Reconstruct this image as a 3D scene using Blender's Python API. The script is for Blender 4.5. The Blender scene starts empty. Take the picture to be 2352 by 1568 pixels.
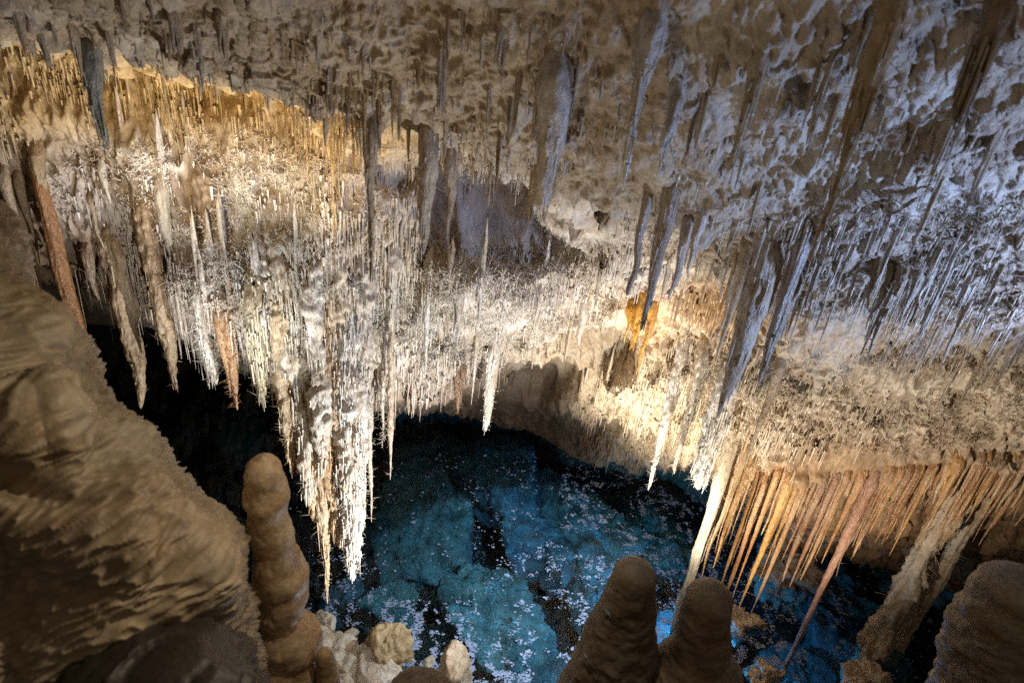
import bpy, math, random
import numpy as np
from mathutils import Vector, Matrix
from mathutils.bvhtree import BVHTree

SC = bpy.context.scene
COL = SC.collection
rng = np.random.default_rng(7)
random.seed(7)
# ------------------------------------------------------------------ camera
F_ = 1307.0; TH = math.radians(25.5); RO = math.radians(6.43)
CAM = np.array([0., 0., 5.])
fw = np.array([0, math.cos(TH), -math.sin(TH)]); up0 = np.array([0, math.sin(TH), math.cos(TH)]); r0 = np.array([1., 0, 0])
R_ = math.cos(RO)*r0 + math.sin(RO)*up0
U_ = -math.sin(RO)*r0 + math.cos(RO)*up0
cd = bpy.data.cameras.new("camera"); co = bpy.data.objects.new("camera", cd); COL.objects.link(co)
m = Matrix.Identity(4)
for i in range(3):
    m[i][0] = R_[i]; m[i][1] = U_[i]; m[i][2] = -fw[i]; m[i][3] = CAM[i]
co.matrix_world = m
cd.sensor_width = 36; cd.lens = 36*F_/2352; cd.clip_end = 200; cd.clip_start = 0.02
cd.dof.use_dof = True; cd.dof.focus_distance = 4.6; cd.dof.aperture_fstop = 2.2
SC.camera = co

def ray(u, v):
    u = np.asarray(u, float); v = np.asarray(v, float)
    return fw*F_ + R_*(u[..., None]-1176) - U_*(v[..., None]-784)
def P(u, v, Y):                     # point at forward distance Y seen at (u, v)
    d = ray(u, v); return CAM + d*(np.asarray(Y, float)/d[..., 1])[..., None]
def PZ(u, v, z):                    # point at height z seen at (u, v)
    d = ray(u, v); return CAM + d*((np.asarray(z, float)-CAM[2])/d[..., 2])[..., None]
def proj(p):
    q = np.asarray(p)-CAM; w = q@fw
    return 1176+F_*(q@R_)/w, 784-F_*(q@U_)/w, w
def z_at(x, y, v):                  # height on the plumb line (x, y) seen at row v
    lo, hi = -3., 6.5
    for _ in range(40):
        mid = (lo+hi)/2
        if proj(np.array([x, y, mid]))[1] > v: lo = mid
        else: hi = mid
    return (lo+hi)/2

# ------------------------------------------------------------------ noise
_pt = rng.permutation(256); _pt = np.concatenate([_pt, _pt, _pt])
_gr = rng.normal(size=(256, 3)); _gr /= np.linalg.norm(_gr, axis=1)[:, None]
def noise(p):
    p = np.asarray(p, float); i = np.floor(p).astype(np.int64); f = p-i; i &= 255
    w = f*f*f*(f*(f*6-15)+10); out = 0
    for dx in (0, 1):
        for dy in (0, 1):
            for dz in (0, 1):
                h = _pt[_pt[_pt[(i[..., 0]+dx) & 255]+((i[..., 1]+dy) & 255)]+((i[..., 2]+dz) & 255)] & 255
                g = _gr[h]
                d = g[..., 0]*(f[..., 0]-dx)+g[..., 1]*(f[..., 1]-dy)+g[..., 2]*(f[..., 2]-dz)
                out = out+d*(w[..., 0] if dx else 1-w[..., 0])*(w[..., 1] if dy else 1-w[..., 1])*(w[..., 2] if dz else 1-w[..., 2])
    return out*1.5
def fbm(p, o=3):
    s = 0; a = 1
    for k in range(o): s = s+a*noise(p*2.03**k+k*17.3); a *= .5
    return s
def sstep(a, b, x):
    t = np.clip((x-a)/(b-a), 0, 1); return t*t*(3-2*t)

# ------------------------------------------------------------------ mesh helpers
def mesh(name, V, F, mat, tint=None, smooth=True):
    """F: list of index arrays (n, k)"""
    me = bpy.data.meshes.new(name)
    V = np.asarray(V, np.float32)
    if not isinstance(F, list): F = [F]
    F = [np.asarray(f, np.int32) for f in F if len(f)]
    nl = sum(f.size for f in F); nf = sum(len(f) for f in F)
    me.vertices.add(len(V)); me.vertices.foreach_set("co", V.ravel())
    me.loops.add(nl); me.loops.foreach_set("vertex_index", np.concatenate([f.ravel() for f in F]))
    tot = np.concatenate([np.full(len(f), f.shape[1], np.int32) for f in F])
    st = np.concatenate([[0], np.cumsum(tot)[:-1]]).astype(np.int32)
    me.polygons.add(nf); me.polygons.foreach_set("loop_start", st); me.polygons.foreach_set("loop_total", tot)
    me.polygons.foreach_set("use_smooth", np.full(nf, smooth))
    me.update(calc_edges=True)
    if tint is not None:
        a = me.color_attributes.new("tint", 'FLOAT_COLOR', 'POINT')
        t = np.ones((len(V), 4), np.float32); t[:, :3] = tint; a.data.foreach_set("color", t.ravel())
    me.materials.append(mat)
    return me
def link(name, me, parent=None, label=None, cat=None, group=None, kind=None, color=None, loc=None):
    o = bpy.data.objects.new(name, me); COL.objects.link(o)
    if parent is not None: o.parent = parent
    if label: o["label"] = label
    if cat: o["category"] = cat
    if group: o["group"] = group
    if kind: o["kind"] = kind
    if color is not None: o.color = (*color, 1)
    if loc is not None: o.location = loc
    return o
def grid_faces(nr, nc, wrap=False):
    idx = np.arange(nr*nc).reshape(nr, nc)
    if wrap: idx = np.concatenate([idx, idx[:, :1]], 1)
    return np.stack([idx[:-1, :-1], idx[:-1, 1:], idx[1:, 1:], idx[1:, :-1]], -1).reshape(-1, 4)

def tubes(B, D, L, r, k=4, rings=3, bend=None, tip=.35, power=1., jit=0.):
    """many thin tapered tubes in one array: bases B, directions D"""
    N = len(B); D = D/np.linalg.norm(D, axis=1)[:, None]
    a = np.where(np.abs(D[:, 2:3]) > .9, [[1., 0, 0]], [[0, 0, 1.]])
    e1 = np.cross(D, a); e1 /= np.linalg.norm(e1, axis=1)[:, None]; e2 = np.cross(D, e1)
    t = np.linspace(0, 1, rings); ang = np.arange(k)*2*math.pi/k
    rr = (tip+(1-tip)*(1-t)**power)
    ctr = B[:, None]+D[:, None]*(L[:, None]*t)[..., None]
    if bend is not None: ctr = ctr+bend[:, None]*(t**2)[None, :, None]
    rad = r[:, None]*rr[None]
    if jit: rad = rad*(1+jit*rng.normal(size=rad.shape))
    V = ctr[:, :, None]+rad[:, :, None, None]*(np.cos(ang)[None, None, :, None]*e1[:, None, None]+np.sin(ang)[None, None, :, None]*e2[:, None, None])
    base = (np.arange(N)*rings*k)[:, None, None]
    gf = grid_faces(rings, k, True)[None]
    F = (gf+base).reshape(-1, 4)
    capi = (np.arange(k)+(rings-1)*k)[None]+base[:, 0]
    return V.reshape(-1, 3), [F, capi]

def lump_tube(path, rad, rings, sides, amp=.15, freq=8., flute=.0, seed=0., zs=.45):
    """one rock tube. path(t)->(n,3), rad(t)->(n,)"""
    t = np.linspace(0, 1, rings); C = path(t); r = rad(t)
    a = np.arange(sides)*2*math.pi/sides
    T = np.gradient(C, axis=0); T /= np.linalg.norm(T, axis=1)[:, None]
    e1 = np.cross(T, [0., 1, 0.01]); e1 /= np.linalg.norm(e1, axis=1)[:, None]; e2 = np.cross(T, e1)
    dirs = np.cos(a)[None, :, None]*e1[:, None]+np.sin(a)[None, :, None]*e2[:, None]
    Q = C[:, None]+dirs*r[:, None, None]
    s = np.array([1, 1, zs])
    n = fbm(Q*freq*s+seed, 3)
    n2 = np.abs(noise(Q*freq*3.1*s+seed+9))
    k = 1+amp*(n*1.1+.6*n2)+amp*.35*noise(Q*freq*7*s+seed)
    if flute: k = k+flute*noise(np.stack([np.cos(a)[None]*2.3+0*r[:, None], np.sin(a)[None]*2.3+0*r[:, None], Q[..., 2]*2+seed], -1))
    V = C[:, None]+dirs*(r[:, None]*k)[..., None]
    F = grid_faces(rings, sides, True)
    V = V.reshape(-1, 3); n0 = len(V)
    V = np.concatenate([V, C[:1], C[-1:]])
    i0 = np.arange(sides); j = (rings-1)*sides
    c0 = np.stack([np.full(sides, n0), (i0+1) % sides, i0], 1); c1 = np.stack([np.full(sides, n0+1), j+i0, j+(i0+1) % sides], 1)
    return V, [F, c0, c1]
def join(parts):
    Vs = []; Fs = {}; off = 0
    for V, F in parts:
        Vs.append(V)
        for f in (F if isinstance(F, list) else [F]):
            if len(f): Fs.setdefault(f.shape[1], []).append(np.asarray(f)+off)
        off += len(V)
    return np.concatenate(Vs), [np.concatenate(x) for x in Fs.values()]

# ------------------------------------------------------------------ materials
def mat_new(name):
    mt = bpy.data.materials.new(name); mt.use_nodes = True; nt = mt.node_tree
    for n in list(nt.nodes): nt.nodes.remove(n)
    return mt, nt, nt.nodes.new('ShaderNodeOutputMaterial')
def rock(name, src='tint', rough=.55, nscale=9., var=.35, bump=.5, bscale=60., spots=None, brown=(.62, .46, .30), zs=.4, fine=1., bdist=.012):
    mt, nt, out = mat_new(name); N = nt.nodes; Lk = nt.links.new
    b = N.new('ShaderNodeBsdfPrincipled'); Lk(b.outputs[0], out.inputs[0])
    b.inputs['Roughness'].default_value = rough
    geo = N.new('ShaderNodeNewGeometry'); mp = N.new('ShaderNodeMapping'); mp.inputs['Scale'].default_value = (1, 1, zs)
    Lk(geo.outputs['Position'], mp.inputs[0])
    if src == 'tint': c = N.new('ShaderNodeAttribute'); c.attribute_name = 'tint'; cs = c.outputs['Color']
    elif src == 'obj': c = N.new('ShaderNodeObjectInfo'); cs = c.outputs['Color']
    else: c = N.new('ShaderNodeRGB'); c.outputs[0].default_value = (*src, 1); cs = c.outputs[0]
    n1 = N.new('ShaderNodeTexNoise'); n1.inputs['Scale'].default_value = nscale; n1.inputs['Detail'].default_value = 6; Lk(mp.outputs[0], n1.inputs['Vector'])
    r1 = N.new('ShaderNodeValToRGB'); r1.color_ramp.elements[0].position = .34; r1.color_ramp.elements[1].position = .66
    r1.color_ramp.elements[0].color = (*[x*1.0 for x in brown], 1); r1.color_ramp.elements[1].color = (1.12, 1.12, 1.12, 1)
    Lk(n1.outputs['Fac'], r1.inputs[0])
    mx = N.new('ShaderNodeMix'); mx.data_type = 'RGBA'; mx.blend_type = 'MULTIPLY'; mx.inputs['Factor'].default_value = var
    Lk(cs, mx.inputs['A']); Lk(r1.outputs[0], mx.inputs['B']); col = mx.outputs['Result']
    n3 = N.new('ShaderNodeTexNoise'); n3.inputs['Scale'].default_value = nscale*7; n3.inputs['Detail'].default_value = 3; Lk(mp.outputs[0], n3.inputs['Vector'])
    r3 = N.new('ShaderNodeMapRange'); r3.inputs['From Min'].default_value = .35; r3.inputs['From Max'].default_value = .65
    r3.inputs['To Min'].default_value = .78; r3.inputs['To Max'].default_value = 1.12; Lk(n3.outputs['Fac'], r3.inputs['Value'])
    vm = N.new('ShaderNodeVectorMath'); vm.operation = 'SCALE'; Lk(col, vm.inputs[0]); Lk(r3.outputs[0], vm.inputs['Scale']); col = vm.outputs[0]
    if spots:
        vo = N.new('ShaderNodeTexVoronoi'); vo.inputs['Scale'].default_value = spots[1]
        wn = N.new('ShaderNodeTexNoise'); wn.inputs['Scale'].default_value = spots[1]*.9; wn.inputs['Detail'].default_value = 4; Lk(geo.outputs['Position'], wn.inputs['Vector'])
        av = N.new('ShaderNodeMix'); av.data_type = 'VECTOR'; av.inputs['Factor'].default_value = .06
        Lk(geo.outputs['Position'], av.inputs[4]); Lk(wn.outputs['Color'], av.inputs[5]); Lk(av.outputs[1], vo.inputs['Vector'])
        big = N.new('ShaderNodeTexNoise'); big.inputs['Scale'].default_value = 3.2; big.inputs['Detail'].default_value = 4; Lk(geo.outputs['Position'], big.inputs['Vector'])
        th = N.new('ShaderNodeMapRange'); th.inputs['From Min'].default_value = .36; th.inputs['From Max'].default_value = .62; th.inputs['To Min'].default_value = .0; th.inputs['To Max'].default_value = .36
        Lk(big.outputs['Fac'], th.inputs['Value'])
        lt = N.new('ShaderNodeMath'); lt.operation = 'LESS_THAN'; Lk(vo.outputs['Distance'], lt.inputs[0]); Lk(th.outputs[0], lt.inputs[1])
        m2 = N.new('ShaderNodeMix'); m2.data_type = 'RGBA'; Lk(lt.outputs[0], m2.inputs['Factor']); Lk(col, m2.inputs['A']); m2.inputs['B'].default_value = (*spots[0], 1)
        col = m2.outputs['Result']
    Lk(col, b.inputs['Base Color'])
    n2 = N.new('ShaderNodeTexNoise'); n2.inputs['Scale'].default_value = bscale; n2.inputs['Detail'].default_value = 5; n2.inputs['Roughness'].default_value = .6
    Lk(mp.outputs[0], n2.inputs['Vector'])
    bp = N.new('ShaderNodeBump'); bp.inputs['Strength'].default_value = bump; bp.inputs['Distance'].default_value = bdist
    Lk(n2.outputs['Fac'], bp.inputs['Height']); Lk(bp.outputs[0], b.inputs['Normal'])
    return mt
M_ceil = rock("calcite_rock", bump=.9, bscale=42, nscale=5, var=.55, bdist=.02)
M_straw = rock("calcite_straw", bump=.2, nscale=6, var=.4, rough=.26)
M_obj = rock("calcite_formation", src='obj', bump=1, bscale=70, nscale=9, var=.75, rough=.27, zs=.3, bdist=.015)
M_flow = rock("flowstone", bump=.25, bscale=90, nscale=3.5, var=.6, rough=.5, zs=1)
M_mite = rock("stalagmite_rock", src='obj', bump=.5, bscale=70, nscale=8, var=.85, rough=.5, zs=1.6, bdist=.006)
M_bould = rock("sunken_rock", src='obj', bump=1, bscale=26, nscale=4, var=1, rough=.7, zs=1, spots=((.66, .8, .86), 44.), brown=(.34, .42, .44), bdist=.05)
M_bed = rock("pool_bed_rock", src=(.035, .045, .05), bump=1, bscale=14, nscale=3, var=.8, rough=.8, zs=1, spots=((.4, .5, .55), 20.), bdist=.04)
M_shore = rock("shore_rock", src='obj', bump=.9, bscale=34, nscale=9, var=.8, rough=.6, zs=1, brown=(.58, .48, .36), bdist=.02)

def water_mat():
    mt, nt, out = mat_new("water"); N = nt.nodes; Lk = nt.links.new
    tr = N.new('ShaderNodeBsdfTransparent'); tr.inputs[0].default_value = (.36, .63, .80, 1)
    gl = N.new('ShaderNodeBsdfGlossy'); gl.inputs['Roughness'].default_value = .015
    fr = N.new('ShaderNodeFresnel'); fr.inputs['IOR'].default_value = 1.33
    nz = N.new('ShaderNodeTexNoise'); nz.inputs['Scale'].default_value = 5; nz.inputs['Detail'].default_value = 2
    geo = N.new('ShaderNodeNewGeometry'); Lk(geo.outputs['Position'], nz.inputs['Vector'])
    bp = N.new('ShaderNodeBump'); bp.inputs['Strength'].default_value = .15; bp.inputs['Distance'].default_value = .01
    Lk(nz.outputs['Fac'], bp.inputs['Height']); Lk(bp.outputs[0], gl.inputs['Normal']); Lk(bp.outputs[0], fr.inputs['Normal'])
    mx = N.new('ShaderNodeMixShader'); Lk(fr.outputs[0], mx.inputs[0]); Lk(tr.outputs[0], mx.inputs[1]); Lk(gl.outputs[0], mx.inputs[2])
    Lk(mx.outputs[0], out.inputs[0]); return mt
M_water = water_mat()

# ------------------------------------------------------------------ tints by place (rock colours, with shade and glow put into some)
TAN = np.array([.40, .29, .17])
ZT = [  # u, v, ru, rv, colour, weight
 (500, 190, 480, 140, (.52, .36, .15), 1.3),
 (820, 290, 140, 90, (.55, .37, .14), .9),  # ochre widened here to paint the golden glow
 (440, 440, 300, 130, (.80, .77, .74), 1.6),
 (900, 540, 130, 90, (.58, .42, .20), .8),  # golden glow carried further down in the ochre colour
 (950, 740, 560, 280, (.82, .77, .68), 1.3),
 (640, 590, 110, 60, (.8,.78,.72), 1.2),
 (1340, 800, 110, 45, (.17, .11, .05), 5),  # dark arc: a shadow on the rock, painted into its colour
 (1500, 900, 260, 200, (.72, .60, .40), 1.),
 (1480, 740, 60, 80, (.75, .38, .06), 1.),
 (1660, 700, 120, 60, (.66, .36, .09), 1.),
 (1100, 180, 420, 170, (.38, .29, .19), .9),
 (1250, 540, 280, 90, (.50, .44, .38), .9),
 (2050, 330, 420, 330, (.58, .55, .50), 1.2),
 (2050, 900, 380, 160, (.55, .47, .37), 1.),
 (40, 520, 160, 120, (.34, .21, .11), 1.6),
 (230, 580, 160, 90, (.26, .17, .09), 2),  # brown rock, tinted deeper so it reads as unlit
 (1130, 915, 110, 60, (.12, .065, .03), 9), (1270, 990, 110, 60, (.12, .065, .03), 9), (950, 895, 200, 35, (.28, .17, .09), 2),  # first two: brown rock with the recess's shade added; last: brown fringe
 (1300, 850, 140, 60, (.36, .24, .12), 1.),
 (2000, 1180, 420, 150, (.42, .25, .13), 1.6),
 (1850, 1060, 180, 45, (.48, .31, .16), 1.5),
]
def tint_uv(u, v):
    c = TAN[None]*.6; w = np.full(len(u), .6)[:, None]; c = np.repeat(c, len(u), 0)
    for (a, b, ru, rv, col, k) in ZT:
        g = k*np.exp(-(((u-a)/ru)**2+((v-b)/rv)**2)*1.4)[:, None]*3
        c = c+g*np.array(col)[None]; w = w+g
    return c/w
def tint_p(p):
    u, v, w = proj(p); return tint_uv(u, v)

# ------------------------------------------------------------------ cave roof
cu = np.array([-500, 0, 200, 400, 600, 800, 1000, 1200, 1400, 1600, 1800, 2000, 2352, 2900.])
RV = [[-500]*14, [0]*14,
 [-20, 50, 85, 110, 165, 270, 300, 400, 470, 520, 560, 600, 620, 650],
 None,
 [150, 200, 280, 400, 460, 500, 560, 575, 590, 610, 690, 740, 800, 850],
 [280, 330, 430, 620, 780, 840, 850, 800, 760, 860, 965, 1000, 1000, 1000],
 [480, 520, 585, 700, 810, 880, 880, 845, 800, 990, 1080, 1070, 1035, 1025],
 None,
 [550, 600, 700, 760, 850, 930, 945, 985, 1075, 1090, 1230, 1290, 1340, 1380]]
RV[3] = [x+14 for x in RV[2]]; RV[7] = [x+16 for x in RV[6]]; RV[7][10:] = [x+6 for x in RV[6][10:]]
RV[7][7:10] = [870, 850, 1010]
RY = [[1.3]*14,
 [2.1, 2.1, 2.1, 2.1, 2.1, 2.1, 2.1, 2.1, 2.0, 1.9, 1.8, 1.8, 1.7, 1.6],
 [2.5, 2.5, 2.5, 2.5, 2.5, 2.55, 2.65, 2.7, 2.7, 2.7, 2.65, 2.6, 2.5, 2.4],
 [3.2, 3.35, 3.45, 3.5, 3.45, 3.35, 3.7, 4.3, 3.8, 3.1, 2.9, 2.8, 2.65, 2.5],
 [3.25, 3.35, 3.4, 3.35, 3.3, 3.35, 3.7, 4.35, 4.1, 3.6, 3.2, 3.1, 3.0, 2.9],
 [3.4, 3.5, 3.5, 3.45, 3.5, 3.65, 4.2, 4.6, 4.8, 4.3, 3.9, 3.75, 3.6, 3.4],
 [3.5, 3.6, 3.65, 3.6, 3.6, 3.85, 4.5, 5.0, 5.2, 5.0, 3.96, 3.84, 3.69, 3.49],
 [6, 6, 6.5, 6.5, 6.5, 6.3, 6.6, 6.8, 5.6, 5.3, 4.0, 3.87, 3.72, 3.52]]
segs = [50, 130, 55, 130, 140, 70, 50, 60, 14]
NC = 860
uu = np.linspace(-450, 2850, NC)
kern = np.hanning(61); kern /= kern.sum()
def colv(tab):
    y = np.interp(uu, cu, tab); return np.convolve(np.pad(y, 30, mode='edge'), kern, 'valid')
rowsP = []
for i in range(9):
    vv = colv(RV[i])
    vv = vv + (22*noise(np.stack([uu*.012, uu*0+i*3.7, uu*0], -1))+10*noise(np.stack([uu*.045, uu*0+i*3.7, uu*0+5], -1)))*(1 if 0 < i < 8 else .3)
    if i < 8: rowsP.append(P(uu, vv, colv(RY[i])))
    else: rowsP.append(PZ(uu, vv, 0*uu))
rowsP.append(rowsP[-1]+np.array([0, 1.6, -1.2]))
G = []
for i in range(9):
    t = np.arange(segs[i])/segs[i]
    if i in (1, 3, 4): t = t
    G.append(rowsP[i][None]*(1-t)[:, None, None]+rowsP[i+1][None]*t[:, None, None])
G.append(rowsP[-1][None]); G = np.concatenate(G); NR = len(G)
# soften the joints between bands
for _ in range(6):
    G[1:-1] = .25*G[:-2]+.5*G[1:-1]+.25*G[2:]
def normals(G):
    a = np.gradient(G, axis=0); b = np.gradient(G, axis=1); n = np.cross(a, b)
    n /= np.linalg.norm(n, axis=2)[..., None]+1e-9
    s = np.sign(np.sum(n*(CAM-G), -1, keepdims=True)); return n*s
Nn = normals(G)
Nn[:] = Nn*.6+(CAM-G)/np.linalg.norm(CAM-G, axis=2)[..., None]*.4
sc = (G[..., 1]/3.5)
uG, vG, _ = proj(G)
s2 = np.array([1, 1, .5]); s3 = np.array([1, 1, .38])
calm = 1-.35*np.exp(-(((uG-1180)/150)**2+((vG-930)/80)**2))-.7*np.exp(-(((uG-1130)/110)**2+((vG-470)/70)**2))
calm = np.clip(calm-.8*np.exp(-(((uG-2000)/330)**2+((vG-1070)/26)**2)), .1, 1)
d = .20*fbm(G*1.25*s2, 2)
mid = sstep(930, 1010, uG)*sstep(1330, 1230, uG)
d = d+.26*mid*sstep(582, 600, vG+12*noise(np.stack([uG*.03, uG*0, uG*0], -1)))*sstep(790, 640, vG)
d = d-.45*np.exp(-((((uG-1345)/115)**2+((vG-800)/48)**2)**2))-.30*np.exp(-((((uG-1220)/90)**2+((vG-880)/40)**2)**2))
d = d-.22*np.exp(-((((uG-912)/55)**2+((vG-400)/45)**2)**2))
rr_ = sstep(1450, 1750, uG)*sstep(640, 520, vG)
d = d+.095*(.5-np.abs(noise(G*3.6*s3+3)))*calm*(1-.3*rr_)+.03*noise(G*8*s3)*calm
wv = 1+.5*noise(G*1.1+40)+.9*np.exp(-(((uG-450)/300)**2+((vG-420)/150)**2))+.8*np.exp(-(((uG-1050)/420)**2+((vG-170)/170)**2))+.7*sstep(1500, 1900, uG)
d = d+.055*(.42-np.abs(noise(G*10*s3+11)))*wv*calm*(1-.75*rr_)+rr_*(.030*(.45-np.abs(noise(G*19*s2+5)))+.022*(.45-np.abs(noise(G*40+5))))
d = d+.036*(.42-np.abs(noise(G*22*s3+21)))*wv*calm+.010*noise(G*47*s3)*calm
amp = np.clip(sc, .5, 1.6)
right = sstep(1500, 2000, uG)*sstep(760, 500, vG)
zoneL = np.exp(-(((uG-1500)/230)**4+((vG-930)/150)**4))
ph = (vG+14*noise(np.stack([uG*.012, vG*.01, 0*uG], -1)))/95.; saw = (ph-np.floor(ph))
d = d+zoneL*.30*(saw**1.5-.5)+.05*zoneL*(.5-np.abs(noise(G*6)))
d = d+.16*np.exp(-(((uG-720)/190)**2+((vG-640)/90)**2))+.10*np.exp(-(((uG-640)/70)**2+((vG-575)/40)**2))
fold = .5-np.abs(noise(np.stack([G[..., 0]*2.6, G[..., 1]*1.2, G[..., 2]*.7], -1)+31))
d = d+fold*.14*sstep(330, 60, vG)+.06*noise(G*5.+90)*sstep(500, 200, vG)
G2 = G+Nn*(d*amp)[..., None]
# drip points: pull bits of the surface down into fringes
BARE = [(1125, 490, 85, 60), (912, 395, 46, 38), (1330, 548, 115, 42), (1130, 915, 90, 55), (1270, 985, 90, 55), (1345, 800, 100, 42), (640, 585, 62, 30), (800, 600, 50, 30), (1960, 770, 90, 70), (2000, 1062, 400, 20), (1080, 975, 60, 30), (2060, 880, 120, 40)]
def bare(u, v):
    m = np.zeros(np.shape(u))
    for (a, b, ru, rv) in BARE: m = np.maximum(m, np.exp(-(((u-a)/ru)**2+((v-b)/rv)**2)**2))
    return m
d = d+(.020*(.45-np.abs(noise(G*34+3)))+.014*(.45-np.abs(noise(G*62+8))))*sstep(2.0+.9, 2.7, G[..., 1])
d = d+.10*np.exp(-((vG-(1072-.06*np.clip(uG-1900, 0, 500)))/16)**2)*sstep(1680, 1740, uG)
G2 = G+Nn*((d*(1-.6*bare(uG, vG)))*amp)[..., None]
dr = np.clip(noise(np.stack([G[..., 0]*11, G[..., 1]*11, G[..., 2]*2.2], -1)+5)-.18, 0, 1)
G2[..., 2] -= .15*dr*calm*amp
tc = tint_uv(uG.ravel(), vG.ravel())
rowi = np.repeat(np.arange(NR), NC); lipr = segs[0]+segs[1]+12
nearw = sstep(lipr+10, lipr-10, rowi)*sstep(1750, 1250, uG.ravel())
nmix = (.5+.5*noise(Gf0*1.9))[:, None] if False else (.5+.5*noise(G.reshape(-1, 3)*2.1))[:, None]
ncol = np.array([.29, .205, .12])*(1-nmix)+np.array([.44, .37, .27])*nmix  # near roof painted darker to look dimly lit beside the recess
tc = tc*(1-.85*nearw[:, None])+ncol*.85*nearw[:, None]
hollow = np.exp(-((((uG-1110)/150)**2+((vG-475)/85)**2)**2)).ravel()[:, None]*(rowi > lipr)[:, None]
tc = tc*(1-.8*hollow)+np.array([.30, .28, .30])*.8*hollow  # purple-grey shade of the hollow mixed into the tint
straw_tc = tc.copy()
white = np.clip((tc.min(1)-.30)/.35, 0, 1)[:, None]*(1-bare(uG.ravel(), vG.ravel()))[:, None]
stn = sstep(-.3, .35, noise(G.reshape(-1, 3)*3.3+70))[:, None]
tc = tc*(1-white*.8*stn)+np.array([.30, .20, .11])*white*.8*stn
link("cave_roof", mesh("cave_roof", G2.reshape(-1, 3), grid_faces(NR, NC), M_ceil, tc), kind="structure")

# lookup of the roof as seen from the path, and a coarse tree for plumb rays
ug, vg, wg = proj(G2)
inside = (wg > .2)
zb = {}
CELL = 8
ki = (np.floor(ug/CELL).astype(int), np.floor(vg/CELL).astype(int))
key = (ki[0]+2000)*4000+(ki[1]+2000)
fl = np.argsort(wg.ravel(), kind='stable'); kk = key.ravel()[fl]
uniq, first = np.unique(kk, return_index=True); vis_idx = fl[first]
lut = dict(zip(uniq.tolist(), vis_idx.tolist()))
Gf = G2.reshape(-1, 3)
def surf(u, v):
    for rad in range(0, 6):
        for a in range(-rad, rad+1):
            for b in range(-rad, rad+1):
                k = (int(u//CELL)+a+2000)*4000+(int(v//CELL)+b+2000)
                if k in lut: return Gf[lut[k]]
    return P(u, v, 3.5)
gc = G2[::3, ::3]; bv = BVHTree.FromPolygons([tuple(x) for x in gc.reshape(-1, 3).tolist()], grid_faces(*gc.shape[:2]).tolist())
def roof_above(x, y, z):
    h = bv.ray_cast(Vector((x, y, z)), Vector((0, 0, 1)), 4)
    return h[0].z if h[0] is not None else None

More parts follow.
